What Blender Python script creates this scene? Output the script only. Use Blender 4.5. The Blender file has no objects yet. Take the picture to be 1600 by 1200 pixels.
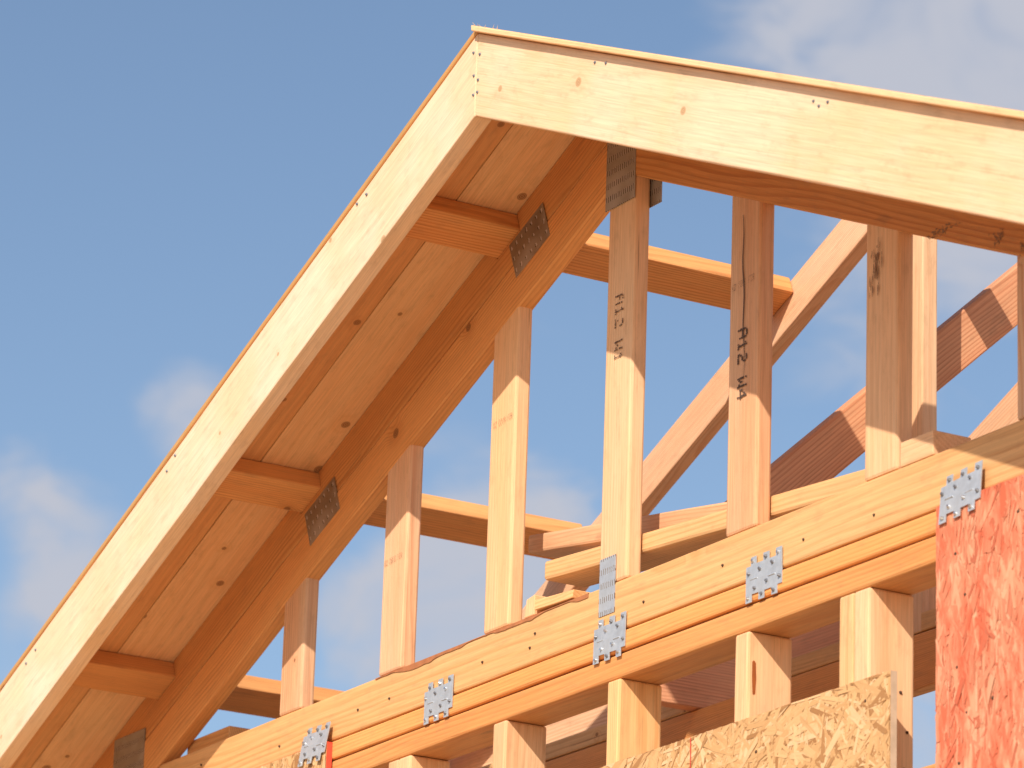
import bpy, bmesh, math, random
from mathutils import Vector, Matrix, noise
rad = math.radians
sc = bpy.context.scene
COL = sc.collection

# ------------------------------------------------------------------ camera
cam_d = bpy.data.cameras.new("camera"); cam = bpy.data.objects.new("camera", cam_d); COL.objects.link(cam)
R_ = Vector((0.50420961, 0.86296748, 0.03255436)); U_ = Vector((0.24779381, -0.18068553, 0.95181456)); F_ = Vector((-0.82726712, 0.47184729, 0.30494139))
cam.matrix_world = Matrix(((R_.x, U_.x, -F_.x, 6.279), (R_.y, U_.y, -F_.y, -3.7946), (R_.z, U_.z, -F_.z, -1.8986), (0, 0, 0, 1)))
cam_d.sensor_width = 36; cam_d.lens = 6807.2 / 1600 * 36
cam_d.clip_start = 0.1; cam_d.clip_end = 3000
cam_d.dof.use_dof = True; cam_d.dof.focus_distance = 7.75; cam_d.dof.aperture_fstop = 9.0
sc.camera = cam

# ------------------------------------------------------------------ light and sky
SUN = Vector((0.512, -0.634, 0.577)).normalized()
world = bpy.data.worlds.new("World"); sc.world = world; world.use_nodes = True
sun_d = bpy.data.lights.new("sun", 'SUN'); sun = bpy.data.objects.new("sun", sun_d); COL.objects.link(sun)
sun_d.energy = 4.3; sun_d.angle = rad(0.5); sun_d.color = (1.0, 0.91, 0.78)
sun.rotation_euler = SUN.to_track_quat('Z', 'Y').to_euler(); sun.location = SUN * 40
sc.view_settings.view_transform = 'Standard'; sc.view_settings.look = 'None'
sc.view_settings.exposure = 0.38; sc.view_settings.gamma = 1; sc.view_settings.use_curve_mapping = False


class N:
    """small helper to write node trees"""
    def __init__(s, tree):
        s.t = tree; s.n = tree.nodes; s.l = tree.links
    def node(s, kind, **kw):
        n = s.n.new(kind)
        for k, v in kw.items():
            if k in ('operation', 'blend_type', 'data_type', 'feature', 'voronoi_dimensions', 'noise_dimensions', 'sky_type', 'interpolation_type', 'distance', 'clamp', 'attribute_name', 'noise_type', 'clamp_factor', 'normalize'):
                setattr(n, k, v)
        return n
    def put(s, sock, v):
        if isinstance(v, bpy.types.NodeSocket): s.l.new(v, sock)
        else:
            if isinstance(v, (tuple, list)) and len(v) == 3 and sock.type == 'RGBA': v = (*v, 1)
            sock.default_value = v
    def m(s, op, a, b=0.0, c=0.0):
        n = s.node('ShaderNodeMath', operation=op); s.put(n.inputs[0], a); s.put(n.inputs[1], b)
        s.put(n.inputs[2], c)
        return n.outputs[0]
    def v(s, op, a, b=(0, 0, 0)):
        n = s.node('ShaderNodeVectorMath', operation=op); s.put(n.inputs[0], a)
        if op == 'SCALE': s.put(n.inputs['Scale'], b)
        else: s.put(n.inputs[1], b)
        return n.outputs['Value'] if op in ('LENGTH', 'DOT_PRODUCT', 'DISTANCE') else n.outputs['Vector']
    def xyz(s, x, y, z):
        n = s.node('ShaderNodeCombineXYZ')
        for i, q in enumerate((x, y, z)): s.put(n.inputs[i], q)
        return n.outputs[0]
    def sep(s, vec):
        n = s.node('ShaderNodeSeparateXYZ'); s.put(n.inputs[0], vec); return n.outputs
    def noise(s, vec, scale=1.0, detail=2.0, rough=0.5, dist=0.0):
        n = s.node('ShaderNodeTexNoise'); s.put(n.inputs['Vector'], vec); n.inputs['Scale'].default_value = scale
        n.inputs['Detail'].default_value = detail; n.inputs['Roughness'].default_value = rough; n.inputs['Distortion'].default_value = dist
        return n.outputs['Fac'], n.outputs['Color']
    def mix(s, f, a, b, blend='MIX'):
        n = s.node('ShaderNodeMix', data_type='RGBA', blend_type=blend); n.clamp_factor = True
        s.put(n.inputs[0], f); s.put(n.inputs[6], a); s.put(n.inputs[7], b); return n.outputs[2]
    def ss(s, v, lo, hi, a=0.0, b=1.0):
        n = s.node('ShaderNodeMapRange', interpolation_type='SMOOTHSTEP'); s.put(n.inputs[0], v)
        for i, q in enumerate((lo, hi, a, b)): s.put(n.inputs[i + 1], q)
        return n.outputs[0]


def build_world():
    w = N(world.node_tree); w.n.clear()
    out = w.node('ShaderNodeOutputWorld'); bg = w.node('ShaderNodeBackground'); w.l.new(bg.outputs[0], out.inputs[0])
    sky = w.node('ShaderNodeTexSky', sky_type='NISHITA'); sky.sun_disc = False
    sky.sun_elevation = math.asin(SUN.z); sky.sun_rotation = math.atan2(SUN.x, SUN.y)
    sky.altitude = 50; sky.air_density = 1.0; sky.dust_density = 1.2; sky.ozone_density = 1.6
    tc = w.node('ShaderNodeTexCoord'); d = w.v('NORMALIZE', tc.outputs['Generated'])
    n1, _ = w.noise(w.v('MULTIPLY', d, (1, 1, 1.7)), 34, 8, 0.6, 0.6)
    n3, _ = w.noise(d, 11, 4, 0.5, 0.2)
    n2, _ = w.noise(w.v('ADD', d, (3.1, 1.7, 0.4)), 9, 5, 0.5)
    # soft cloud banks standing in fixed directions of the sky: (unit direction, angular radius, weight)
    banks = CLOUDS
    tot = 0.0
    for (dx, dy, dz), r, wt in banks:
        a = w.v('DISTANCE', d, (dx, dy, dz))
        tot = w.m('ADD', tot, w.m('MULTIPLY', w.ss(a, 0.0, r, 1.0, 0.0), wt))
    wide = w.ss(n2, 0.5, 0.72, 0.0, 0.55)
    tot = w.m('MAXIMUM', tot, w.m('MULTIPLY', wide, 0.12))
    fld = w.m('ADD', w.m('MULTIPLY', n1, 0.62), w.m('MULTIPLY', n3, 0.38))
    dens = w.ss(w.m('MULTIPLY_ADD', tot, 0.47, fld), 0.60, 0.96)
    dens = w.m('MULTIPLY', dens, w.ss(n1, 0.3, 0.62, 0.70, 0.95))
    col = w.mix(w.m('MULTIPLY', dens, 1.0), sky.outputs[0], (4.1, 4.25, 4.85))
    w.l.new(col, bg.inputs[0]); bg.inputs[1].default_value = 0.10


def sky_dir(px, py):
    v = F_ * 6807.2 + R_ * (px - 800) + U_ * (600 - py); v.normalize(); return tuple(v)


CLOUDS = [(sky_dir(1560, 70), 0.080, 0.95), (sky_dir(1300, 30), 0.045, 0.35), (sky_dir(1580, 330), 0.05, 0.8), (sky_dir(1320, 560), 0.045, 0.5), (sky_dir(290, 650), 0.022, 1.0),
          (sky_dir(30, 740), 0.020, 0.7), (sky_dir(110, 860), 0.026, 0.8), (sky_dir(60, 1000), 0.026, 0.6), (sky_dir(800, 850), 0.036, 1.0), (sky_dir(690, 950), 0.034, 1.0), (sky_dir(560, 1000), 0.03, 0.5), (sky_dir(1450, 1140), 0.03, 0.8)]
build_world()

# ------------------------------------------------------------------ materials


def new_mat(name):
    m = bpy.data.materials.new(name); m.use_nodes = True; n = N(m.node_tree)
    return m, n, m.node_tree.nodes['Principled BSDF']


def wood(name, early, late, ring=0.0055, ring_amt=0.5, knot=0.35, tint=(1.0, 0.86, 0.78), tint_amt=0.5, knot_col=(0.2, 0.085, 0.035), stain=0.42, kscale=(3.2, 8.0), var=0.24, kaxis='y', blot=(1.1, 14), check=0.6):
    """sawn softwood: growth rings round a pith beside the piece, knots that bend them, heart and sap colour"""
    m, n, p = new_mat(name)
    tc = n.node('ShaderNodeTexCoord'); P = tc.outputs['Object']
    rnd = n.node('ShaderNodeObjectInfo').outputs['Random']
    r2 = n.m('FRACT', n.m('MULTIPLY', rnd, 57.31)); r3 = n.m('FRACT', n.m('MULTIPLY', rnd, 913.7))
    off = n.xyz(n.m('MULTIPLY', rnd, 37.0), n.m('MULTIPLY', r2, 29.0), n.m('MULTIPLY', r3, 31.0))
    x, y, z = n.sep(P)
    # knots: branches running through the thickness, so circles on the wide faces
    nx_, ny_, nz_ = n.sep(tc.outputs['Normal'])
    acr, nk = (z, ny_) if kaxis == 'y' else (y, nz_)
    q = n.v('ADD', n.xyz(n.m('MULTIPLY', x, kscale[0]), n.m('MULTIPLY', acr, kscale[1]), 0.0), off)
    vo = n.node('ShaderNodeTexVoronoi', feature='F1', voronoi_dimensions='2D'); n.put(vo.inputs['Vector'], q); vo.inputs['Scale'].default_value = 1; vo.inputs['Randomness'].default_value = 1
    dq = n.v('SUBTRACT', q, vo.outputs['Position']); qx, qy, _ = n.sep(dq)
    kd = n.v('LENGTH', n.xyz(n.m('DIVIDE', qx, kscale[0]), n.m('MULTIPLY', n.m('DIVIDE', qy, kscale[1]), 1.15), 0.0))
    cr, cg, cb = n.sep(vo.outputs['Color'])
    has = n.m('MULTIPLY', n.m('LESS_THAN', cr, knot), n.m('GREATER_THAN', n.m('ABSOLUTE', nk), 0.6))
    size = n.m('MULTIPLY_ADD', cg, 0.008, 0.004)
    kn = n.m('DIVIDE', kd, size)                                        # 1 at the rim of a knot
    kmask = n.m('MULTIPLY', has, n.ss(kn, 0.75, 1.15, 1.0, 0.0))
    halo = n.m('MULTIPLY', has, n.ss(kn, 0.8, 4.2, 1.0, 0.0))
    # ring field
    wob, _ = n.noise(n.v('ADD', n.v('MULTIPLY', P, (1.3, 7, 7)), off), 1, 2, 0.5)
    wob2, _ = n.noise(n.v('ADD', n.v('MULTIPLY', P, (5, 45, 45)), off), 1, 2, 0.5)
    py_ = n.m('MULTIPLY_ADD', r2, 0.16, -0.08); pz_ = n.m('MULTIPLY_ADD', r3, 0.13, 0.02)
    rr = n.v('LENGTH', n.xyz(0.0, n.m('SUBTRACT', y, py_), n.m('SUBTRACT', z, pz_)))
    rr = n.m('ADD', rr, n.m('MULTIPLY', wob, 0.045)); rr = n.m('ADD', rr, n.m('MULTIPLY', wob2, 0.0035)); rr = n.m('ADD', rr, n.m('MULTIPLY', halo, 0.013))
    ph = n.m('FRACT', n.m('DIVIDE', rr, n.m('MULTIPLY_ADD', rnd, ring * 0.8, ring * 0.65)))
    late_m = n.m('MULTIPLY', n.ss(ph, 0.35, 0.86), n.ss(ph, 0.9, 1.0, 1.0, 0.0))
    ringv, _ = n.noise(n.v('ADD', n.v('MULTIPLY', P, (0.8, 20, 20)), off), 1, 1, 0.5)
    late_m = n.m('MULTIPLY', late_m, n.ss(ringv, 0.3, 0.7, 0.35, 1.0))
    fib, _ = n.noise(n.v('ADD', n.v('MULTIPLY', P, (9, 420, 420)), off), 1, 3, 0.6)
    col = n.mix(n.m('MULTIPLY', late_m, ring_amt), early, late)
    # slow change of tone along and across, and from piece to piece
    lf, _ = n.noise(n.v('ADD', n.v('MULTIPLY', P, (blot[0], blot[1], blot[1])), n.v('SCALE', off, 1.7)), 1, 3, 0.55)
    col = n.mix(n.m('MULTIPLY', n.ss(lf, 0.36, 0.66), tint_amt), col, tint, 'MULTIPLY')
    col = n.mix(1.0, col, n.xyz(*[n.ss(fib, 0.2, 0.8, 0.84, 1.10)] * 3), 'MULTIPLY')
    pv = n.m('MULTIPLY_ADD', r3, var, 1.0 - var * 0.6)
    col = n.mix(1.0, col, n.xyz(pv, n.m('MULTIPLY', pv, n.m('MULTIPLY_ADD', r2, 0.08, 0.95)), n.m('MULTIPLY', pv, n.m('MULTIPLY_ADD', r2, 0.18, 0.88))), 'MULTIPLY')
    col = n.mix(n.m('MULTIPLY', halo, 0.35), col, late)
    kring = n.m('MULTIPLY_ADD', n.m('SINE', n.m('MULTIPLY', kn, 16.0)), 0.2, 0.75)
    col = n.mix(n.m('MULTIPLY', kmask, kring), col, knot_col)
    ck, _ = n.noise(n.v('ADD', n.v('MULTIPLY', P, (3.5, 150, 150)), n.v('SCALE', off, 2.3)), 1, 2, 0.5)
    ckm, _ = n.noise(n.v('ADD', n.v('MULTIPLY', P, (1.5, 6, 6)), n.v('SCALE', off, 3.1)), 1, 2, 0.5)
    col = n.mix(n.m('MULTIPLY', n.ss(ck, 0.70, 0.76, 0.0, check), n.ss(ckm, 0.48, 0.6)), col, knot_col)
    gr, _ = n.noise(n.v('ADD', n.v('MULTIPLY', P, (22, 60, 60)), off), 1, 4, 0.65)
    col = n.mix(n.ss(gr, 0.50, 0.75, 0.0, 0.22), col, (0.30, 0.17, 0.09))
    # handling marks, weather stain
    st, _ = n.noise(n.v('ADD', n.v('MULTIPLY', P, (4, 16, 16)), n.v('SCALE', off, 0.6)), 1, 5, 0.65)
    col = n.mix(n.ss(st, 0.62, 0.78, 0.0, stain), col, (0.13, 0.08, 0.05))
    n.put(p.inputs['Base Color'], col)
    p.inputs['Roughness'].default_value = 0.62; p.inputs['Specular IOR Level'].default_value = 0.28
    b = n.node('ShaderNodeBump'); b.inputs['Strength'].default_value = 0.25; b.inputs['Distance'].default_value = 0.0012
    n.put(b.inputs['Height'], n.m('ADD', n.m('MULTIPLY', fib, 0.6), n.m('MULTIPLY', late_m, 0.5))); n.put(p.inputs['Normal'], b.outputs[0])
    return m


M = {}
M['spruce'] = wood('pale_spruce', (0.80, 0.605, 0.445), (0.70, 0.465, 0.28), 0.012, 0.24, 0.36, (0.98, 0.885, 0.74), 0.8, (0.40, 0.23, 0.11), 0.16, (4.6, 10.0), 0.04, 'y', (3.5, 4), 0.25)
M['deep'] = wood('orange_fir', (0.71, 0.36, 0.14), (0.47, 0.17, 0.05), 0.006, 0.6, 0.25, (1.0, 0.84, 0.74), 0.5)
M['fir'] = wood('douglas_fir', (0.75, 0.475, 0.30), (0.54, 0.235, 0.12), 0.0058, 0.62, 0.30, (1.0, 0.83, 0.70), 0.7)
M['chord'] = wood('chord_fir', (0.76, 0.465, 0.225), (0.56, 0.26, 0.09), 0.0075, 0.55, 0.22, (1.0, 0.86, 0.72), 0.5)
M['plate'] = wood('plate_fir', (0.72, 0.345, 0.125), (0.52, 0.175, 0.045), 0.0055, 0.45, 0.18, (1.0, 0.80, 0.66), 0.55)
M['rafter'] = wood('rafter_fir', (0.71, 0.345, 0.125), (0.46, 0.155, 0.042), 0.005, 0.6, 0.25, (1.0, 0.84, 0.74), 0.5)
M['pink'] = wood('reddish_fir', (0.70, 0.37, 0.215), (0.48, 0.18, 0.09), 0.0055, 0.65, 0.3, (1.0, 0.80, 0.74), 0.5)
M['board'] = wood('sheathing_pine', (0.82, 0.515, 0.275), (0.70, 0.38, 0.175), 0.014, 0.28, 0.6, (1.0, 0.86, 0.76), 0.5, (0.25, 0.10, 0.035), 0.2, (7.0, 11.0), 0.06, 'z')
M['board_tan'] = wood('sheathing_pine_darker', (0.72, 0.40, 0.18), (0.60, 0.28, 0.11), 0.014, 0.3, 0.5, (1.0, 0.86, 0.76), 0.5, (0.25, 0.10, 0.035), 0.2, (7.0, 11.0), 0.06, 'z')
M['edge'] = wood('board_edge', (0.50, 0.29, 0.115), (0.40, 0.19, 0.07), 0.004, 0.5, 0.2, (1.0, 0.85, 0.7), 0.5)
M['edge_pale'] = wood('pale_board_edge', (0.78, 0.55, 0.33), (0.64, 0.39, 0.19), 0.003, 0.5, 0.1, (1.0, 0.85, 0.7), 0.5)
M['blond'] = wood('wall_stud_spruce', (0.79, 0.505, 0.30), (0.66, 0.36, 0.19), 0.008, 0.45, 0.30, (1.0, 0.86, 0.74), 0.6)


def steel(name, slots=None, base=(0.58, 0.62, 0.68), holec=(0.035, 0.025, 0.02)):
    m, n, p = new_mat(name)
    tc = n.node('ShaderNodeTexCoord'); P = tc.outputs['Object']; x, y, z = n.sep(P)
    a, _ = n.noise(P, 60, 4, 0.6); b_, _ = n.noise(n.v('MULTIPLY', P, (1, 1, 1)), 14, 2, 0.5)
    col = n.mix(n.ss(a, 0.3, 0.7), base, tuple(c * 0.82 for c in base)); col = n.mix(n.ss(b_, 0.4, 0.7, 0, 0.4), col, (0.62, 0.62, 0.62))
    if slots:
        px, pz, wx, wz = slots
        jx, _ = n.noise(P, 90, 2, 0.5)
        u = n.m('FRACT', n.m('ADD', n.m('DIVIDE', x, px), n.m('MULTIPLY', jx, 0.5))); v = n.m('FRACT', n.m('ADD', n.m('DIVIDE', z, pz), n.m('MULTIPLY', jx, 0.25)))
        hole = n.m('MULTIPLY', n.m('LESS_THAN', u, wx), n.m('LESS_THAN', v, wz))
        col = n.mix(n.m('MULTIPLY', hole, 0.9), col, holec)
        rim = n.m('MULTIPLY', n.m('MULTIPLY', n.m('GREATER_THAN', u, wx), n.m('LESS_THAN', u, wx + 0.2)), n.m('LESS_THAN', v, wz))
        col = n.mix(n.m('MULTIPLY', rim, 0.6), col, (0.75, 0.76, 0.78))
    n.put(p.inputs['Base Color'], col); p.inputs['Metallic'].default_value = 0.55; p.inputs['Roughness'].default_value = 0.5
    bp = n.node('ShaderNodeBump'); bp.inputs['Strength'].default_value = 0.3; bp.inputs['Distance'].default_value = 0.001; n.put(bp.inputs['Height'], a); n.put(p.inputs['Normal'], bp.outputs[0])
    return m


M['steel'] = steel('galvanised_steel')
M['truss_plate'] = steel('toothed_plate', (0.0065, 0.0255, 0.36, 0.42), (0.37, 0.34, 0.29))  # dull brownish base: shade at the ridge plate is put into the colour
M['truss_plate_pale'] = steel('toothed_plate_pale', (0.0065, 0.0255, 0.34, 0.42), (0.56, 0.60, 0.66), (0.22, 0.15, 0.10))
M['truss_plate_shaded'] = steel('toothed_plate_shaded', (0.019, 0.026, 0.12, 0.32), (0.29, 0.235, 0.175))  # brown base carries the shade under the overhang in the steel colour


def plain(name, c, rough=0.6, metal=0.0, nz=0.15):
    m, n, p = new_mat(name); tc = n.node('ShaderNodeTexCoord'); a, _ = n.noise(tc.outputs['Object'], 40, 3, 0.5)
    n.put(p.inputs['Base Color'], n.mix(a, tuple(k * (1 - nz) for k in c), tuple(min(1, k * (1 + nz)) for k in c)))
    p.inputs['Roughness'].default_value = rough; p.inputs['Metallic'].default_value = metal
    return m


M['nail'] = plain('nail_head', (0.20, 0.21, 0.24), 0.45, 0.6)
M['bright_nail'] = plain('bright_nail_head', (0.55, 0.57, 0.60), 0.28, 0.9)
M['bark'] = plain('bark_wane', (0.36, 0.13, 0.05), 0.9, 0, 0.5)
M['rust'] = plain('rust_stain', (0.30, 0.075, 0.012), 0.9, 0, 0.4)
M['hole'] = plain('nail_hole', (0.07, 0.035, 0.02), 0.9)
M['ink'] = plain('ink', (0.09, 0.055, 0.04), 0.8)
M['faint_ink'] = plain('faint_ink', (0.20, 0.115, 0.075), 0.85)
M['red_paint'] = plain('red_paint', (0.62, 0.05, 0.03), 0.6)
M['smudge'] = plain('smudge', (0.27, 0.15, 0.085), 0.85, 0, 0.4)


def osb_mat(name, cols, red=0.0):
    m, n, p = new_mat(name)
    at = n.node('ShaderNodeAttribute', attribute_name='strand'); s = at.outputs['Fac']
    uv = n.node('ShaderNodeUVMap').outputs[0]
    tc = n.node('ShaderNodeTexCoord'); P = tc.outputs['Object']
    ramp = n.node('ShaderNodeValToRGB'); n.put(ramp.inputs[0], s)
    e = ramp.color_ramp.elements; e[0].position = 0.0; e[0].color = (*cols[0], 1); e[1].position = 1.0; e[1].color = (*cols[-1], 1)
    for i, c in enumerate(cols[1:-1]):
        q = e.new((i + 1) / (len(cols) - 1)); q.color = (*c, 1)
    g, _ = n.noise(n.v('ADD', n.v('MULTIPLY', uv, (30, 700, 1)), n.xyz(n.m('MULTIPLY', s, 91.0), 0.0, 0.0)), 1, 3, 0.6)
    col = n.mix(n.ss(g, 0.25, 0.75, 0.0, 0.45), ramp.outputs[0], (0.80, 0.66, 0.55), 'MULTIPLY')
    if red:
        b, _ = n.noise(n.v('MULTIPLY', P, (13, 13, 6)), 1, 5, 0.65)
        b2, _ = n.noise(n.v('MULTIPLY', P, (60, 60, 16)), 1, 3, 0.6)
        f = n.m('MULTIPLY', n.ss(b, 0.40, 0.58, 0.25, 1.0), n.ss(b2, 0.3, 0.62, 0.3, 1.0))
        col = n.mix(n.m('MULTIPLY', f, red), col, (0.62, 0.125, 0.06))
    n.put(p.inputs['Base Color'], col); p.inputs['Roughness'].default_value = 0.6; p.inputs['Specular IOR Level'].default_value = 0.3
    bp = n.node('ShaderNodeBump'); bp.inputs['Strength'].default_value = 0.3; bp.inputs['Distance'].default_value = 0.0008; n.put(bp.inputs['Height'], g); n.put(p.inputs['Normal'], bp.outputs[0])
    return m


M['osb'] = osb_mat('tan_strand_board', [(0.36, 0.18, 0.07), (0.56, 0.325, 0.145), (0.62, 0.375, 0.175), (0.65, 0.41, 0.20), (0.72, 0.49, 0.28)])
M['osb_red'] = osb_mat('red_strand_board', [(0.44, 0.13, 0.07), (0.60, 0.24, 0.14), (0.68, 0.32, 0.19), (0.76, 0.44, 0.28)], 0.85)
M['osb_side'] = plain('strand_board_edge', (0.50, 0.36, 0.25), 0.85, 0, 0.35)
M['osb_red_side'] = plain('painted_board_edge', (0.66, 0.07, 0.035), 0.7, 0, 0.3)


def ground_mat():
    m, n, p = new_mat('dry_earth'); tc = n.node('ShaderNodeTexCoord'); P = tc.outputs['Object']
    a, _ = n.noise(P, 0.4, 6, 0.6); b, _ = n.noise(P, 9, 5, 0.6)
    c = n.mix(a, (0.54, 0.35, 0.19), (0.64, 0.44, 0.26)); c = n.mix(n.ss(b, 0.35, 0.7, 0, 0.5), c, (0.40, 0.28, 0.17))
    n.put(p.inputs['Base Color'], c); p.inputs['Roughness'].default_value = 0.95
    return m


M['ground'] = ground_mat()
M['concrete'] = plain('concrete', (0.42, 0.40, 0.37), 0.9)

# ------------------------------------------------------------------ builders
rng = random.Random(7)


def tag(o, label=None, cat=None, group=None, kind=None):
    if label: o['label'] = label
    if cat: o['category'] = cat
    if group: o['group'] = group
    if kind: o['kind'] = kind
    return o


def empty(name, loc, label=None, cat=None, group=None):
    o = bpy.data.objects.new(name, None); COL.objects.link(o); o.location = loc; o.empty_display_size = 0.1
    return tag(o, label, cat, group)


def world_of(o):
    m = o.matrix_basis.copy()
    return world_of(o.parent) @ m if o.parent else m


def finish(name, bm, mat, frame, parent=None):
    """bm holds world coordinates; frame is the world matrix the object gets"""
    bm.transform(frame.inverted())
    me = bpy.data.meshes.new(name); bm.normal_update(); bm.to_mesh(me); bm.free()
    for k in (mat if isinstance(mat, (list, tuple)) else [mat]): me.materials.append(M[k])
    o = bpy.data.objects.new(name, me); COL.objects.link(o)
    if parent is not None:
        o.parent = parent; o.matrix_basis = world_of(parent).inverted() @ frame
    else: o.matrix_basis = frame
    return o


def frame_of(origin, X, Yh):
    X = Vector(X).normalized(); Z = X.cross(Vector(Yh)).normalized(); Y = Z.cross(X)
    return Matrix(((X.x, Y.x, Z.x, origin[0]), (X.y, Y.y, Z.y, origin[1]), (X.z, Y.z, Z.z, origin[2]), (0, 0, 0, 1)))


def bev(bm, w=0.003, seg=2):
    if w > 0:
        ed = [e for e in bm.edges if len(e.link_faces) == 2 and e.calc_face_angle(0) > 0.5]
        bmesh.ops.bevel(bm, geom=ed, offset=w, offset_type='OFFSET', segments=seg, profile=0.5, affect='EDGES', clamp_overlap=True)


def bow(bm, fr, amp, seed):
    inv = fr.inverted(); X = fr.col[0].xyz
    lo = min((inv @ v.co).x for v in bm.verts); hi = max((inv @ v.co).x for v in bm.verts)
    k = max(2, int((hi - lo) / 0.09))
    for i in range(1, k):
        pt = fr @ Vector((lo + (hi - lo) * i / k, 0, 0))
        bmesh.ops.bisect_plane(bm, geom=bm.verts[:] + bm.edges[:] + bm.faces[:], plane_co=pt, plane_no=X, dist=1e-5)
    for v in bm.verts:
        q = inv @ v.co; s = (q.x - lo) / max(1e-6, hi - lo); wgt = math.sin(math.pi * min(1, max(0, s))) ** 0.5
        dy = noise.noise(Vector((q.x * 2.2, seed, 0.3))) * amp * wgt; dz = noise.noise(Vector((q.x * 2.2, 7.7, seed))) * amp * wgt
        e = 0.25 * amp
        dy += noise.noise(Vector((q.x * 11, q.y * 30, q.z * 30 + seed))) * e; dz += noise.noise(Vector((q.x * 11 + 5, q.y * 30, q.z * 30 + seed))) * e
        v.co = fr @ Vector((q.x, q.y + dy, q.z + dz))


SEED = [0]


def prism(name, poly, y0, y1, ax, mat, parent=None, b=0.003, amp=0.0012, edge_mat=None):
    """polygon of (x, z) extruded from y0 to y1; the grain runs along ax (dx, dz)"""
    bm = bmesh.new()
    A = [bm.verts.new((x, y0, z)) for x, z in poly]; B = [bm.verts.new((x, y1, z)) for x, z in poly]
    n = len(poly); bm.faces.new(A); bm.faces.new(B[::-1])
    for i in range(n): bm.faces.new((A[i], B[i], B[(i + 1) % n], A[(i + 1) % n]))
    bmesh.ops.recalc_face_normals(bm, faces=bm.faces)
    cx = sum(p[0] for p in poly) / n; cz = sum(p[1] for p in poly) / n
    fr = frame_of((cx, (y0 + y1) / 2, cz), (ax[0], 0, ax[1]), (0, 1, 0))
    bev(bm, b); SEED[0] += 1
    if amp: bow(bm, fr, amp, SEED[0] * 3.17)
    if edge_mat:
        for f in bm.faces:
            if f.normal.y < -0.8: f.material_index = 1
        mat = [mat, edge_mat]
    return finish(name, bm, mat, fr, parent)


def box(name, x0, x1, y0, y1, z0, z1, mat, parent=None, along='x', b=0.003, amp=0.001):
    bm = bmesh.new(); bmesh.ops.create_cube(bm, size=1)
    for v in bm.verts: v.co = Vector((x0 + (v.co.x + .5) * (x1 - x0), y0 + (v.co.y + .5) * (y1 - y0), z0 + (v.co.z + .5) * (z1 - z0)))
    c = ((x0 + x1) / 2, (y0 + y1) / 2, (z0 + z1) / 2)
    fr = {'x': frame_of(c, (1, 0, 0), (0, 1, 0)), 'y': frame_of(c, (0, 1, 0), (1, 0, 0)), 'z': frame_of(c, (0, 0, 1), (0, 1, 0))}[along]
    bev(bm, b); SEED[0] += 1
    if amp: bow(bm, fr, amp, SEED[0] * 3.17)
    return finish(name, bm, mat, fr, parent)


def loft(name, quad0, quad1, mat, parent=None, b=0.003, amp=0.001):
    """bar between two end quads given as four world points each"""
    bm = bmesh.new(); A = [bm.verts.new(q) for q in quad0]; B = [bm.verts.new(q) for q in quad1]
    bm.faces.new(A); bm.faces.new(B[::-1])
    for i in range(4): bm.faces.new((A[i], B[i], B[(i + 1) % 4], A[(i + 1) % 4]))
    bmesh.ops.recalc_face_normals(bm, faces=bm.faces)
    c0 = sum((Vector(q) for q in quad0), Vector()) / 4; c1 = sum((Vector(q) for q in quad1), Vector()) / 4
    e = Vector(quad0[1]) - Vector(quad0[0]); f = Vector(quad0[3]) - Vector(quad0[0])
    fr = frame_of((c0 + c1) / 2, c1 - c0, f if f.length < e.length else e)
    bev(bm, b); SEED[0] += 1
    if amp: bow(bm, fr, amp, SEED[0] * 3.17)
    return finish(name, bm, mat, fr, parent)


def disc(bm, c, nrm, r, h, seg=9):
    nrm = Vector(nrm).normalized(); t = nrm.orthogonal().normalized(); s = nrm.cross(t); c = Vector(c)
    ph = rng.random() * 6
    lo = [bm.verts.new(c - nrm * h + (t * math.cos(ph + 6.2832 * i / seg) + s * math.sin(ph + 6.2832 * i / seg)) * r) for i in range(seg)]
    hi = [bm.verts.new(c + nrm * h + (t * math.cos(ph + 6.2832 * i / seg) + s * math.sin(ph + 6.2832 * i / seg)) * r * 0.62) for i in range(seg)]
    bm.faces.new(hi); bm.faces.new(lo[::-1])
    for i in range(seg): bm.faces.new((lo[i], lo[(i + 1) % seg], hi[(i + 1) % seg], hi[i]))


def nail(c, nrm, parent, r=0.0035, h=0.0009, mat='nail', name='nail'):
    bm = bmesh.new(); disc(bm, c, nrm, r, h)
    return finish(name, bm, mat, Matrix.Translation(c), parent)


# ------------------------------------------------------------------ numbers of the frame
T = 0.034; W = 0.0915; S = 0.4064; SL = 0.4224; ANG = math.atan(SL); CA = math.cos(ANG); SA = math.sin(ANG)
ZC = 0.8546; ZM = 0.9537; SG = 0.0016; ZT = 1.0525                 # gable chord: underside, seam, roof plane, all at the ridge
OV = 0.3075; BT = 0.036; BZ = 0.8955; BH = 1.0528     # barge boards: face at y = -OV, underside and top at the ridge
XE = 2.35                                             # eave


def line(z0, x): return z0 - SL * abs(x)


# ------------------------------------------------------------------ ground
bm = bmesh.new(); bmesh.ops.create_grid(bm, x_segments=4, y_segments=4, size=600)
bm.transform(Matrix.Translation((0, 0, -3.45)))
g = finish('ground', bm, 'ground', Matrix.Translation((0, 0, -3.45))); tag(g, kind='structure')

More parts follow.
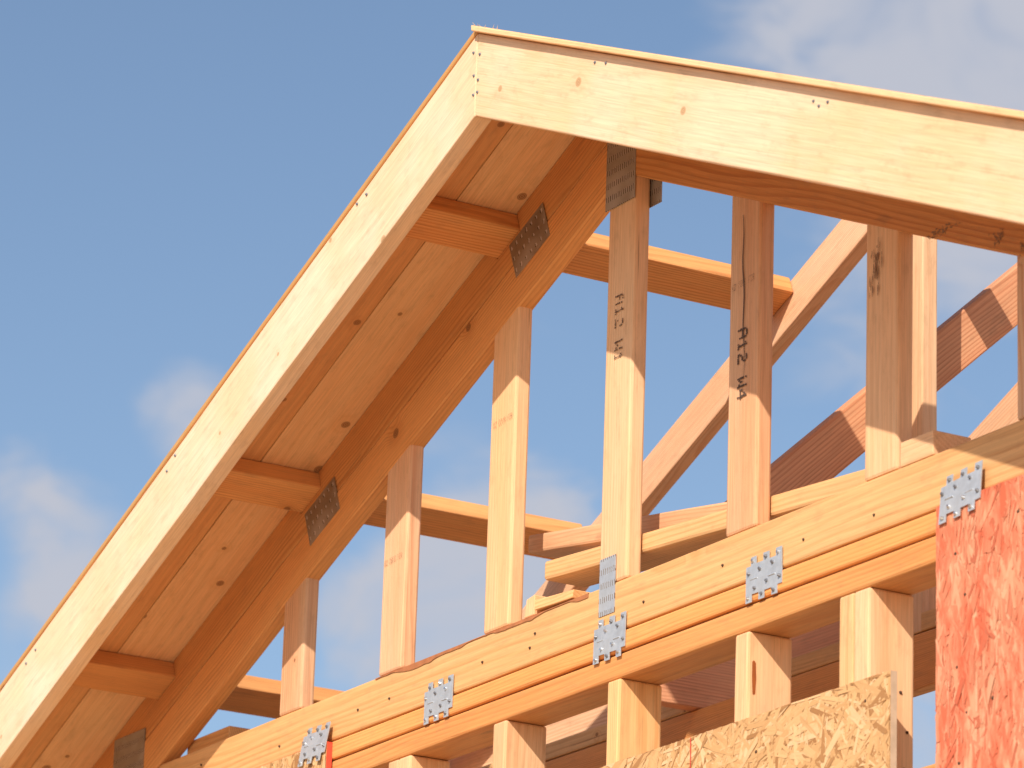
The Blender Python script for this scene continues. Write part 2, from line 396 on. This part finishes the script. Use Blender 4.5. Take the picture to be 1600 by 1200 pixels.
# ------------------------------------------------------------------ gable-end truss
truss = empty('gable_truss', (0, 0, 0), 'gable end truss with upright studs and doubled sloping chords, standing on the wall plates', 'roof truss', 'roof trusses')
LOOK = [-0.449, -1.210, -1.834]                       # lower edge of each lookout on the left slope
LW, LH = 0.0875, 0.038
for s in (-1, 1):
    ax = (s * CA, -SA)
    # main chord
    prism('top_chord',
          [(s * 0.0006, ZC), (s * 0.0006, ZM - SG), (s * XE, line(ZM - SG, XE)), (s * XE, line(ZC, XE))], 0, T, ax, 'rafter', truss)
    # upper chord, notched for the lookouts
    up = [(s * 0.0006, ZM + SG), (s * 0.0006, ZT)]
    for lx in LOOK:
        e = abs(lx)
        # corners of the notch in slope coordinates
        hi_b = (e - LW * CA, line(ZT, e) - LH / CA + LW * SA); lo_b = (e, line(ZT, e) - LH / CA)
        m_ = 0.0015
        hi_b = (hi_b[0] - m_ * CA, hi_b[1] + m_ * SA - m_); lo_b = (lo_b[0] + m_ * CA, lo_b[1] - m_ * SA - m_)
        hi_t = (hi_b[0] + LH * SA, line(ZT, hi_b[0] + LH * SA)); lo_t = (lo_b[0] + LH * SA, line(ZT, lo_b[0] + LH * SA))
        for q in (hi_t, hi_b, lo_b, lo_t): up.append((s * q[0], q[1]))
    up += [(s * XE, line(ZT, XE)), (s * XE, line(ZM + SG, XE))]
    prism('upper_chord', up, 0.0015, T + .0015, ax, 'rafter', truss, b=0.002, amp=0.0008)
bc = prism('bottom_chord', [(-2.0, 0.0016), (2.0, 0.0016), (1.795, W), (-1.795, W)], 0.0003, T, (1, 0), 'chord', truss, b=0.004, amp=0.0008)
STUD = {}
for k in range(-3, 5):
    x0, x1 = k * S - W / 2, k * S + W / 2
    dx = {-2: 0.006, 0: 0.0}.get(k, 0.0); x0 += dx; x1 += dx
    if k == 0: top = [(x1, line(ZC, x1) + .005), (0, ZC + .005), (x0, line(ZC, x0) + .005)]
    else: top = [(x1, line(ZC, x1) + .006), (x0, line(ZC, x0) + .006)]
    STUD[k] = prism('stud', [(x0, W + .0008), (x1, W + .0008)] + top, 0.0016, T - .0012, (0, 1), 'blond' if k in (-1, 0, 2) else 'fir', truss, b=0.005, amp=0.0008)


def plate_rect(name, cx, cz, lx, lz, ang, mat, parent, y=-0.0006, th=0.0011):
    bm = bmesh.new(); bmesh.ops.create_cube(bm, size=1)
    for v in bm.verts: v.co = Vector((v.co.x * lx, v.co.y * th, v.co.z * lz))
    rot = Matrix.Rotation(-ang, 4, 'Y'); fr = Matrix.Translation((cx, y, cz)) @ rot
    bm.transform(fr)
    return finish(name, bm, mat, fr, parent)


plate_rect('nail_plate', -0.004, 0.865, 0.100, 0.140, 0, 'truss_plate', truss)
plate_rect('nail_plate', 0.030, 0.858, 0.100, 0.150, 0, 'truss_plate', truss, y=T + .0008)
plate_rect('nail_plate', -0.013, 0.0895, 0.053, 0.104, 0, 'truss_plate_pale', truss)
for cx, cz in ((-0.326, 0.8215), (-1.114, 0.481)):
    plate_rect('nail_plate', cx, cz, 0.130, 0.078, ANG, 'truss_plate_shaded', truss)
plate_rect('nail_plate', -1.955, 0.110, 0.150, 0.150, 0, 'truss_plate', truss)
for s in (1,):
    for cx, cz in ((0.326, 0.8215), (1.114, 0.481)): plate_rect('nail_plate', cx, cz, 0.130, 0.078, -ANG, 'truss_plate_shaded', truss)

# inked piece marks, dot matrix, reading downwards
FONT = {'A': "01110 10001 10001 11111 10001 10001 10001", '1': "00100 01100 00100 00100 00100 00100 01110", '2': "01110 10001 00001 00110 01000 10000 11111",
        'W': "10001 10001 10001 10101 10101 11011 10001", '4': "00010 00110 01010 10010 11111 00010 00010", 'D': "11110 10001 10001 10001 10001 10001 11110",
        'O': "01110 10001 10001 10001 10001 10001 01110", 'U': "10001 10001 10001 10001 10001 10001 01110", 'G': "01110 10001 10000 10111 10001 10001 01110",
        'F': "11111 10000 10000 11110 10000 10000 10000", 'I': "01110 00100 00100 00100 00100 00100 01110", 'R': "11110 10001 10001 11110 10100 10010 10001",
        'K': "10001 10010 10100 11000 10100 10010 10001", ' ': "00000 00000 00000 00000 00000 00000 00000", '.': "00000 00000 00000 00000 00000 00100 00000"}


def dots(name, text, origin, right, down, pu, pv, parent, mat='ink', y=-0.0002, drop=0.08, size=0.5):
    """one word of dot-matrix lettering; pu, pv: dot pitch along and across the line"""
    bm = bmesh.new(); o = Vector(origin); r = Vector(right); d = Vector(down)
    for ci, ch in enumerate(text):
        for ry, row in enumerate(FONT[ch].split()):
            for cx_, b in enumerate(row):
                if b == '1' and rng.random() > drop:
                    c = o + r * ((ci * 6 + cx_) * pu) + d * (ry * pv)
                    c += Vector((rng.uniform(-.15, .15) * pu, 0, rng.uniform(-.15, .15) * pu)); h = pu * size * rng.uniform(0.8, 1.15)
                    vs = [bm.verts.new((c.x + h * math.cos(a) * (pv / pu if abs(r.z) > .5 else 1), y, c.z + h * math.sin(a) * (1 if abs(r.z) > .5 else pv / pu))) for a in (0, 1.05, 2.09, 3.14, 4.19, 5.24)]
                    bm.faces.new(vs)
    bmesh.ops.recalc_face_normals(bm, faces=bm.faces)
    for f in bm.faces:
        if f.normal.y > 0: f.normal_flip()
    return finish(name, bm, mat, Matrix.Translation(o), parent)


def words(name, text, origin, right, down, pu, pv, parent, **kw):
    o = Vector(origin); i = 0
    for wd in text.split(' '):
        dots(name, wd, o + Vector(right) * (i * 6 * pu), right, down, pu, pv, parent, **kw); i += len(wd) + 1


# king stud and its right neighbour: letters turned a quarter clockwise, so text runs down (-z) and letter tops face +x
words('ink_mark', 'A12 W1', (0.0135, 0, 0.622), (0, 0, -1), (-1, 0, 0), 0.0036, 0.0040, STUD[0], drop=0.10)
words('ink_mark', 'A12 W4', (0.419, 0, 0.448), (0, 0, -1), (-1, 0, 0), 0.0036, 0.0042, STUD[1], drop=0.02, size=0.62)
for k, z, x in ((-2, 0.318, -0.842), (-1, 0.494, -0.437), (1, 0.535, 0.372)):
    words('grade_stamp', 'KD DOUG FIR', (x, 0, z), (1, 0, 0.05), (0, 0, -1), 0.00105, 0.0017, STUD[k], mat='faint_ink', drop=0.25)
# drying crack down the right-hand marked stud, dark smudge on the next one


def streak(name, pts, wid, y, parent, mat):
    bm = bmesh.new(); L = []; Rr = []
    for i, (x, z) in enumerate(pts):
        w_ = wid[i] if isinstance(wid, (list, tuple)) else wid
        L.append(bm.verts.new((x - w_, y, z))); Rr.append(bm.verts.new((x + w_, y, z)))
    for i in range(len(pts) - 1): bm.faces.new((L[i], Rr[i], Rr[i + 1], L[i + 1]))
    bmesh.ops.recalc_face_normals(bm, faces=bm.faces)
    return finish(name, bm, mat, Matrix.Translation((pts[0][0], y, pts[0][1])), parent)


pts = [(0.402 + 0.002 * math.sin(i * 0.9) + 0.0006 * i, 0.655 - i * 0.0165) for i in range(19)]
streak('crack', pts, [0.0003 + 0.0013 * math.sin(math.pi * min(1, (i + 2) / 20)) for i in range(19)], -0.0003, STUD[1], 'ink')


def smudge(cx, cz, wx, wz, parent, seed, y=-0.0002, n=60, lean=0.0):
    r = random.Random(seed); bm = bmesh.new()
    for i in range(n):
        a = r.gauss(0, 0.40); b = r.gauss(0, 0.40); h = wx * r.uniform(0.02, 0.07); v = wz * r.uniform(0.05, 0.22)
        vs = [bm.verts.new((cx + a * wx + lean * b * wx + h * math.cos(t), y - 0.00002 * i, cz + b * wz + v * math.sin(t))) for t in (0, 1.05, 2.09, 3.14, 4.19, 5.24)]
        bm.faces.new(vs)
    return finish('smudge', bm, 'smudge', Matrix.Translation((cx, y, cz)), parent)


smudge(0.98, 0.455, 0.05, 0.008, truss, 5); smudge(1.13, 0.40, 0.02, 0.014, truss, 6); smudge(1.20, 0.365, 0.018, 0.014, truss, 8)
smudge(0.800, 0.448, 0.018, 0.050, STUD[2], 3, lean=0.5)
# bark left along the upper edge of the bottom chord
bm = bmesh.new(); r_ = random.Random(21); prev = None
for i in range(90):
    x = -0.86 + i * 0.0088; d = 0.0105 * max(0.0, noise.noise(Vector((x * 7, 1.3, 0))) + 0.15) * 1.6 + 0.004 * max(0, noise.noise(Vector((x * 40, 4.4, 0))))
    d = max(d, 0.0002); cur = (bm.verts.new((x, -0.0012, W - 0.0030 - d)), bm.verts.new((x, -0.0002, W - 0.0010)), bm.verts.new((x, 0.006 + d, W + 0.0009)))
    if prev:
        for q in (0, 1): bm.faces.new((prev[q], cur[q], cur[q + 1], prev[q + 1]))
    prev = cur
bmesh.ops.recalc_face_normals(bm, faces=bm.faces)
finish('bark', bm, 'bark', Matrix.Translation((-.45, 0, W)), bc)
# nails and knocks in the bottom chord
for x, z in ((-0.259, 0.055), (-0.276, 0.032), (0.109, 0.035), (0.358, 0.045), (-0.447, 0.040), (-0.80, 0.040), (-0.925, 0.042), (-1.25, 0.030), (0.60, 0.035), (0.80, 0.03), (-1.60, 0.055)):
    nail((x, -0.0012, z), (0.3, -1, 0.2), bc, 0.0028, 0.0012, 'hole', 'nail_hole')

# ------------------------------------------------------------------ barge boards
for s, nm in ((-1, 'left'), (1, 'right')):
    bb = prism('barge_board', [(s * 0.0004, BZ), (s * 0.0004, BH), (s * XE, line(BH, XE)), (s * XE, line(BZ, XE))], -OV, -OV + BT, (s * CA, -SA), 'spruce', None, b=0.0025, amp=0.0018)
    if s < 0: tag(bb, 'pale spruce barge board running steeply down the left side from the ridge', 'barge board', 'barge boards')
    else: tag(bb, 'pale knotty spruce barge board falling to the right from the ridge above the studs', 'barge board', 'barge boards')
    pairs = [(0.398, 0.868), (0.434, 0.860), (1.157, 0.552), (1.191, 0.528), (1.776, 0.285), (1.820, 0.265), (0.012, 1.019), (0.008, 0.974), (0.007, 0.937)] if s < 0 else \
            [(0.411, 0.860), (0.447, 0.847), (1.073, 0.576), (1.088, 0.563), (1.112, 0.562), (0.011, 1.009), (0.008, 0.961), (0.007, 0.938)]
    for x, z in pairs: nail((s * x, -OV - 0.0012, z), (0, -1, 0), bb, 0.0032, 0.0012)

# ------------------------------------------------------------------ sheathing boards of the overhang
ST = 0.0115
for s in (-1, 1):
    for j, (ya, yb) in enumerate(((-OV - (0.0150 if s > 0 else 0.0022), -0.1262), (-0.1256, 0.058))):
        x0 = 0.0005
        zt = ZT + 0.0012
        poly = [(s * x0, line(zt, x0)), (s * x0 + (-0.002 if s > 0 else 0.0), line(zt, x0) + ST / CA), (s * (XE + .05), line(zt, XE + .05) + ST / CA), (s * (XE + .05), line(zt, XE + .05))]
        o = prism('sheathing_board', poly, ya, yb, (s * CA, -SA), 'board' if j else 'board_tan', None, b=0.0025, amp=0.0007, edge_mat='edge' if s < 0 else 'edge_pale')
        if s < 0:
            tag(o, ('narrow looking sheathing board seen from below beside the left barge board', 'knotty sheathing board seen from below between seam and left truss chord')[j], 'roof board', 'roof sheathing boards')
        else: tag(o, ('thin sheathing board whose bright edge tops the right barge board', 'inner sheathing board over the right slope, hidden behind the barge board')[j], 'roof board', 'roof sheathing boards')
        if s > 0 and j == 0:
            r = random.Random(5)
            for i in range(7):
                bm = bmesh.new(); x = 0.004 + abs(r.gauss(0, 0.04)); y = -OV - 0.0150 + r.uniform(0.0, 0.02); b0 = Vector((x, y, line(zt, x) + ST / CA - 0.001))
                tip = b0 + Vector((r.uniform(-.010, .004), r.uniform(-.006, .004), r.uniform(0.003, 0.010))); d = 0.0011
                a = [bm.verts.new(b0 + Vector(q)) for q in ((-d, 0, 0), (d, 0, 0), (0, d, 0))]; t = bm.verts.new(tip)
                for p_ in range(3): bm.faces.new((a[p_], a[(p_ + 1) % 3], t))
                finish('splinter', bm, 'edge_pale', Matrix.Translation(b0), o)

# ------------------------------------------------------------------ lookouts
YF = 0.618                                            # front face of the second truss
spots = {-1: ['lookout nearest the ridge', 'middle lookout, with a reddish stain', 'lowest lookout'], 1: None}
lab = {(-1, 0): 'lookout nearest the ridge under the left overhang, running back to the second truss',
       (-1, 1): 'middle lookout of the left overhang, reddish stained, above the tall second stud from left',
       (-1, 2): 'lowest lookout of the left overhang, near the lower left corner of the picture',
       (1, 0): 'lookout hidden behind the right barge board, nearest the ridge', (1, 1): 'lookout hidden behind the right barge board, middle one', (1, 2): 'lookout hidden behind the right barge board, lowest one'}
for s in (-1, 1):
    for i, lx in enumerate(LOOK):
        e = abs(lx); zb = line(ZT, e) - LH / CA
        p = [(e, zb), (e - LW * CA, zb + LW * SA), (e - LW * CA + LH * SA, zb + LW * SA + LH * CA), (e + LH * SA, zb + LH * CA)]
        q0 = [(s * a, -OV + BT + .0008, c) for a, c in p]; q1 = [(s * a, YF - .001, c) for a, c in p]
        o = loft('lookout', q0, q1, 'deep', None, b=0.003)
        tag(o, lab[(s, i)], 'lookout', 'lookouts')

# ------------------------------------------------------------------ trusses behind
def rear_truss(y, dz, label, zb=0.9625, zt=1.0545):
    t = empty('roof_truss', (0, y, 0), label, 'roof truss', 'roof trusses')
    for s in (-1, 1):
        k = 0.445
        prism('top_chord', [(s * .0006, zb + dz), (s * .0006, zt + dz), (s * 2.3, zt + dz - k * 2.3), (s * 2.3, zb + dz - k * 2.3)], y, y + T, (s * CA, -SA), 'fir', t)
    prism('bottom_chord', [(-2.15, -0.013), (2.15, -0.013), (2.0, W - .0015), (-2.0, W - .0015)], y, y + T, (1, 0), 'rafter', t)
    prism('king_post', [(-0.034, W), (0.058, W), (0.058, zb + dz - .445 * .058 - .001), (0, zb + dz - .001), (-0.034, zb + dz - .445 * .034 - .001)], y + .0002, y + T, (0, 1), 'blond', t)
    return t


rear_truss(YF, 0.0, 'second roof truss, its sunlit left chord and king post showing behind the studs')
rear_truss(1.25, -0.002, 'third roof truss, only a sunlit bit of its chord showing at the right edge')

# ------------------------------------------------------------------ wall
wall = empty('wall_frame', (0, 0, -2.55), 'front wall frame of double top plates on short looking studs, carrying the gable truss', 'wall frame')
box('top_plate', -2.3, 2.3, -0.0012, 0.0885, -0.0375, -0.0016, 'plate', wall, b=0.005, amp=0.0007)
box('top_plate', -2.3, 2.3, 0.0012, 0.0905, -0.0835, -0.0398, 'plate', wall, b=0.005, amp=0.0007)
for x0, x1, mt in ((-2.30, -2.262, 'blond'), (-1.62, -1.582, 'blond'), (-1.215, -1.177, 'blond'), (-0.796, -0.757, 'blond'), (-0.7563, -0.711, 'blond'), (-0.402, -0.357, 'blond'), (-0.006, 0.034, 'chord'), (0.398, 0.439, 'blond'), (0.702, 0.7437, 'chord'), (0.7443, 0.786, 'blond'), (1.21, 1.25, 'blond'), (1.62, 1.66, 'blond'), (2.26, 2.30, 'blond')):
    st = box('stud', x0, x1, 0.0005, 0.0885, -2.5105, -0.0842, mt, wall, along='z', b=0.0045, amp=0.0014)
    if abs(x0 - 0.7443) < .001:
        for y, z in ((0.022, -0.255), (0.062, -0.247), (0.021, -0.296), (0.02, -0.335), (0.025, -0.385), (0.07, -0.37), (0.075, -0.31)):
            nail((x1 + 0.0012, y, z), (1, 0, 0.3), st, 0.003, 0.0012, 'hole', 'nail_hole')
    if abs(x0 - 0.398) < .001:
        bm = bmesh.new(); vs = [bm.verts.new((x1 + 0.0006, y, z)) for y, z in ((0.0085, -0.136), (0.012, -0.133), (0.0155, -0.137), (0.0165, -0.165), (0.0150, -0.19), (0.010, -0.191), (0.0085, -0.165))]
        bm.faces.new(vs); finish('rust_stain', bm, 'rust', Matrix.Translation((x1, 0.012, -0.16)), st)
box('sole_plate', -2.3, 2.3, 0.0, 0.0889, -2.5495, -2.511, 'plate', wall)
box('foundation', -2.4, 2.4, -0.06, 4.0, -3.5, -2.55, 'concrete', None, b=0.01, amp=0); f_ = bpy.data.objects['foundation']
tag(f_, 'grey concrete foundation under the wall, below the picture', 'foundation'); f_['kind'] = 'structure'

for s in (-1, 1):
    sw = empty('side_wall_frame', (s * 2.22, 1.5, -2.55), 'frame of the %s side wall under the eaves, out of the picture' % ('left' if s < 0 else 'right'), 'wall frame')
    xa, xb = s * 2.18 - .0445, s * 2.18 + .0445
    box('top_plate', xa, xb, 0.095, 2.2, -0.0545, -0.0165, 'plate', sw, along='y'); box('top_plate', xa, xb, 0.095, 2.2, -0.0935, -0.0555, 'plate', sw, along='y'); box('sole_plate', xa, xb, 0.095, 2.2, -2.5495, -2.511, 'plate', sw, along='y')
    for i in range(6): box('stud', xa + .001, xb - .001, 0.10 + i * 0.41, 0.138 + i * 0.41, -2.5105, -0.094, 'blond', sw, along='z')

# ------------------------------------------------------------------ strand board panels


def osb(name, x0, x1, z0, z1, yf, th, mat, side, n, seed, vert, label, zr=None):
    """panel with a face of real strands; zr limits the fine strands to the upper part"""
    r = random.Random(seed); bm = bmesh.new(); bmesh.ops.create_cube(bm, size=1)
    for v in bm.verts: v.co = Vector((x0 + (v.co.x + .5) * (x1 - x0), yf + (v.co.y + .5) * th, z0 + (v.co.z + .5) * (z1 - z0)))
    lay = bm.faces.layers.float.new('strand'); uv = bm.loops.layers.uv.new('UVMap')
    for f in bm.faces:
        f[lay] = 0.5
        f.material_index = 1 if abs(f.normal.y) < 0.5 else 0
    zlo = z1 - zr
    for i in range(n):
        L = r.uniform(0.03, 0.12) * 0.5; w = min(L * 0.28, (r.uniform(0.003, 0.0095) if r.random() < .65 else r.uniform(0.009, 0.018)) * 0.5)
        a = r.gauss(math.pi / 2 if vert else 0.25, 0.42 if vert else 0.95)
        cx = r.uniform(x0, x1); cz = r.uniform(zlo, z1); d = Vector((math.cos(a), 0, math.sin(a))); e = Vector((-d.z, 0, d.x))
        y = yf - 0.0002 - 0.0013 * (i / n) ** 0.8
        tl = r.uniform(-0.02, 0.02); tw = r.uniform(-0.12, 0.12)
        ring = [(-1, -r.uniform(.5, 1)), (-0.2, -1), (0.9, -r.uniform(.7, 1)), (1, -r.uniform(-.1, .4)), (0.93, r.uniform(.5, 1)), (0.1, 1), (-0.94, r.uniform(.7, 1)), (-1, r.uniform(-.1, .4))]
        pts = []
        for u, v in ring:
            c = Vector((cx, y, cz)) + d * (u * L) + e * (v * w); c.y += u * L * tl + v * w * tw
            c.x = min(x1, max(x0, c.x)); c.z = min(z1, max(zlo - 0.05, c.z)); c.y = min(yf - 0.00015, c.y); pts.append((c, u * L, v * w))
        try: f = bm.faces.new([bm.verts.new(c) for c, _, _ in pts])
        except ValueError: continue
        f.normal_update()
        if f.normal.y > 0: f.normal_flip()
        t = r.random()
        f[lay] = t * 0.6
        if t > 0.12: f[lay] = 0.25 + 0.75 * r.random()
        for lp in f.loops:
            q = next(k for k in pts if (k[0] - lp.vert.co).length < 1e-6); lp[uv].uv = (q[1], q[2] + i * 0.37)
    fr = Matrix.Translation(((x0 + x1) / 2, yf, (z0 + z1) / 2))
    o = finish(name, bm, [mat, side], fr); tag(o, label, 'wall panel', 'wall sheathing panels')
    return o


p_tan = osb('wall_panel', -0.36, 0.866, -2.5, -0.2385, -0.0125, 0.012, 'osb', 'osb_side', 8800, 11, False, 'tan strand board panel on the wall studs, cut off below the plates in the opening', 0.85)
p_red = osb('wall_panel', 0.989, 2.3, -2.5, -0.0045, -0.0140, 0.012, 'osb_red', 'osb_red_side', 7200, 12, True, 'red stained strand board panel at the right edge of the picture', 0.85)
p_left = osb('wall_panel', -2.3, -1.021, -2.5, -0.0045, -0.0140, 0.012, 'osb', 'osb_red_side', 4200, 13, True, 'pale strand board panel with red painted edge at the lower left, below the truss heel', 0.7)
streak('ink_line', [(0.292, -0.24), (0.293, -0.3), (0.2925, -0.4), (0.292, -0.6)], 0.0012, -0.0152, p_tan, 'red_paint')
for x, z in ((1.04, -0.09), (1.065, -0.16), (1.045, -0.27), (1.07, -0.345), (1.135, -0.335), (1.05, -0.42), (1.20, -0.06)):
    nail((x, -0.0158, z), (0, -1, 0), p_red, 0.003, 0.0008, 'hole', 'nail_hole')
for x, z in ((0.49, -0.30), (0.80, -0.275), (0.42, -0.36), (0.61, -0.35)):
    nail((x, -0.0148, z), (0, -1, 0), p_tan, 0.003, 0.0008, 'hole', 'nail_hole')

# ------------------------------------------------------------------ steel tie plates over the seam of truss and plate
Wp, Hb, Tb = 0.106, 0.047, 0.0150
half = [(0, -Hb / 2), (0, Hb / 2), (0.13, Hb / 2), (0.13, Hb / 2 + Tb), (0.28, Hb / 2 + Tb), (0.28, Hb / 2 + .002), (0.48, Hb / 2 + .002), (0.48, Hb / 2 + Tb), (0.64, Hb / 2 + Tb), (0.64, Hb / 2 + .002), (0.83, Hb / 2 + .002), (0.83, Hb / 2 + Tb), (1.0, Hb / 2 + Tb)]
out = half[1:] + [(1 - u, -v) for u, v in half[1:]]
NAILS = [(0.07, 0.010), (0.205, 0.030), (0.56, 0.030), (0.915, 0.030), (0.38, 0.014), (0.74, 0.017), (0.93, -0.010), (0.60, -0.012), (0.25, -0.016), (0.085, -0.031), (0.44, -0.031), (0.80, -0.031)]


def tie(cx, cz, y, tilt, roll, label):
    fr = Matrix.Translation((cx, y, cz)) @ Matrix.Rotation(roll, 4, 'Y') @ Matrix.Rotation(tilt, 4, 'X')
    bm = bmesh.new(); pts = [((u - .5) * Wp, v) for u, v in out]; th = 0.0007
    A = [bm.verts.new((a, -th, b)) for a, b in pts]; B = [bm.verts.new((a, th, b)) for a, b in pts]
    fa = bm.faces.new(A); fb = bm.faces.new(B[::-1]); n = len(pts)
    for i in range(n): bm.faces.new((A[i], B[i], B[(i + 1) % n], A[(i + 1) % n]))
    bm.normal_update(); bmesh.ops.triangulate(bm, faces=[fa, fb], quad_method='BEAUTY', ngon_method='EAR_CLIP'); bmesh.ops.recalc_face_normals(bm, faces=bm.faces)
    for z0 in (-0.018, 0.0, 0.018):
        bmesh.ops.bisect_plane(bm, geom=bm.verts[:] + bm.edges[:] + bm.faces[:], plane_co=(0, 0, z0), plane_no=(0, 0, 1), dist=1e-5)
    r = random.Random(int((cx + 3) * 100))
    for v in bm.verts: v.co.y += 0.0011 * noise.noise(Vector((v.co.x * 26, v.co.z * 26, cx * 9)))
    bm.transform(fr); root = empty('tie_plate', (cx, y, cz), label, 'metal plate', 'steel tie plates'); root.matrix_basis = fr
    finish('plate', bm, 'steel', fr, root)
    for u, v in NAILS:
        c = fr @ Vector(((u - .5) * Wp + r.uniform(-.002, .002), -0.0022, v + r.uniform(-.0015, .0015))); d = fr.to_3x3() @ Vector((r.uniform(-.4, .4), -1, r.uniform(-.2, .5)))
        nail(c, d, root, 0.0036, 0.0024, 'bright_nail' if r.random() < 0.45 else 'nail')
    # two short punched ridges
    for u, v in ((0.22, 0.0), (0.72, -0.004)):
        bm = bmesh.new(); bmesh.ops.create_cube(bm, size=1)
        for q in bm.verts: q.co = Vector((q.co.x * 0.020 + (u - .5) * Wp, -0.0012 + q.co.y * 0.0016, q.co.z * 0.003 * (1 if q.co.y > 0 else .3) + v))
        bm.transform(fr); finish('ridge', bm, 'steel', fr, root)
    return root


tie(0.003, -0.008, -0.0026, 0.0, 0.02, 'steel tie plate under the king stud, below the narrow slotted plate')
tie(0.488, -0.001, -0.0026, 0.0, 0.0, 'steel tie plate on the chord seam, between the king stud plate and the red panel')
tie(-0.603, -0.001, -0.0026, 0.0, 0.0, 'steel tie plate on the chord seam, below the third stud from the left')
tie(1.053, 0.004, -0.0150, -0.11, -0.05, 'bent steel tie plate at the top of the right red panel')
tie(-1.073, -0.001, -0.0150, -0.16, 0.03, 'grey steel tie plate tilted over the red edge of the lower left panel')

# ------------------------------------------------------------------ loose lumber behind the gable truss
def zB(x): return 0.2045 - 0.069 * (x + 0.3)
def zA(x): return 0.306 - 0.139 * (x + 0.479)


o = loft('brace', [(-0.299, 0.0365, zB(-.3) - .037), (-0.299, 0.126, zB(-.3) - .037), (-0.299, 0.126, zB(-.3)), (-0.299, 0.0365, zB(-.3))], [(0.80, 0.0365, zB(.8) - .037), (0.80, 0.126, zB(.8) - .037), (0.80, 0.126, zB(.8)), (0.80, 0.0365, zB(.8))], 'chord', None, b=0.006)
tag(o, 'lower of two flat braces crossing behind the king stud, nearly level, nailed to the studs', 'brace')
o = loft('brace', [(-0.479, 0.105, zA(-.479) - .036), (-0.479, 0.194, zA(-.479) - .036), (-0.479, 0.194, zA(-.479)), (-0.479, 0.105, zA(-.479))], [(0.28, 0.105, zA(.28) - .036), (0.28, 0.194, zA(.28) - .036), (0.28, 0.194, zA(.28)), (0.28, 0.105, zA(.28))], 'fir', None, b=0.005)
tag(o, 'upper of two flat braces behind the king stud, its rough end showing left of it', 'brace')


def zD(y): return 0.052 + 0.905 * y


o = loft('diagonal_brace', [(-0.05, 0.197, zD(.197)), (-0.084, 0.197, zD(.197)), (-0.084, 0.197, zD(.197) - .12), (-0.05, 0.197, zD(.197) - .12)], [(-0.05, 1.07, zD(1.07)), (-0.084, 1.07, zD(1.07)), (-0.084, 1.07, zD(1.07) - .12), (-0.05, 1.07, zD(1.07) - .12)], 'pink', None)
tag(o, 'diagonal brace rising to the right between the trusses, half shaded with a sunlit triangle', 'brace')
box('strongback', -0.719, -0.683, 0.40, 0.86, 0.0915, 0.235, 'pink', None, along='y'); tag(bpy.data.objects['strongback'], 'shaded plank on edge running back behind the wall studs, crossed by a sun strip', 'plank')
box('ribbon_board', -0.50, 1.9, YF + .001, YF + .085, 0.0916, 0.1275, 'chord', None); tag(bpy.data.objects['ribbon_board'], 'flat board lying along the second truss, seen between the wall studs on the right', 'plank')
box('ribbon_board', -1.9, -0.722, YF + .001, YF + .085, 0.0916, 0.1275, 'chord', None); tag(bpy.data.objects['ribbon_board.001'], 'flat board lying along the second truss, seen between the wall studs on the left', 'plank')
box('edge_plank', -1.9, -0.73, YF + .087, YF + .121, 0.0916, 0.25, 'fir', None); tag(bpy.data.objects['edge_plank'], 'pinkish plank on edge behind the left flat board, seen under the wall plate', 'plank')

box('edge_plank', -0.50, 1.9, YF + .087, YF + .121, 0.0916, 0.27, 'pink', None); tag(bpy.data.objects['edge_plank.001'], 'dark shaded plank on edge behind the right flat board, under the wall plate', 'plank')

# offcuts
o = box('offcut', 0.868, 0.957, 0.0015, 0.075, W + .0006, 0.133, 'blond', None, b=0.002); tag(o, 'short block on the bottom chord at the foot of the fifth stud from left', 'wood offcut', 'wood offcuts')
o = prism('offcut', [(-0.305, W + .0006), (-0.270, W + .0006), (-0.270, 0.130), (-0.298, 0.126)], 0.0015, 0.06, (0, 1), 'blond', None, b=0.002); tag(o, 'upright wedge of scrap on the bottom chord, left of the thin scrap slab', 'wood offcut', 'wood offcuts')
o = prism('offcut', [(-0.262, 0.0985), (-0.131, W + .002), (-0.126, 0.108), (-0.262, 0.117)], -0.002, 0.055, (1, 0), 'chord', None, b=0.0015); tag(o, 'thin rough scrap slab lying on the bottom chord left of the king stud', 'wood offcut', 'wood offcuts')
o = box('offcut', -1.753, -1.56, 0.038, 0.125, 0.0, 0.136, 'rafter', None, b=0.003); tag(o, 'shaded block behind the bottom chord where it meets the left sloping chord', 'wood offcut', 'wood offcuts')
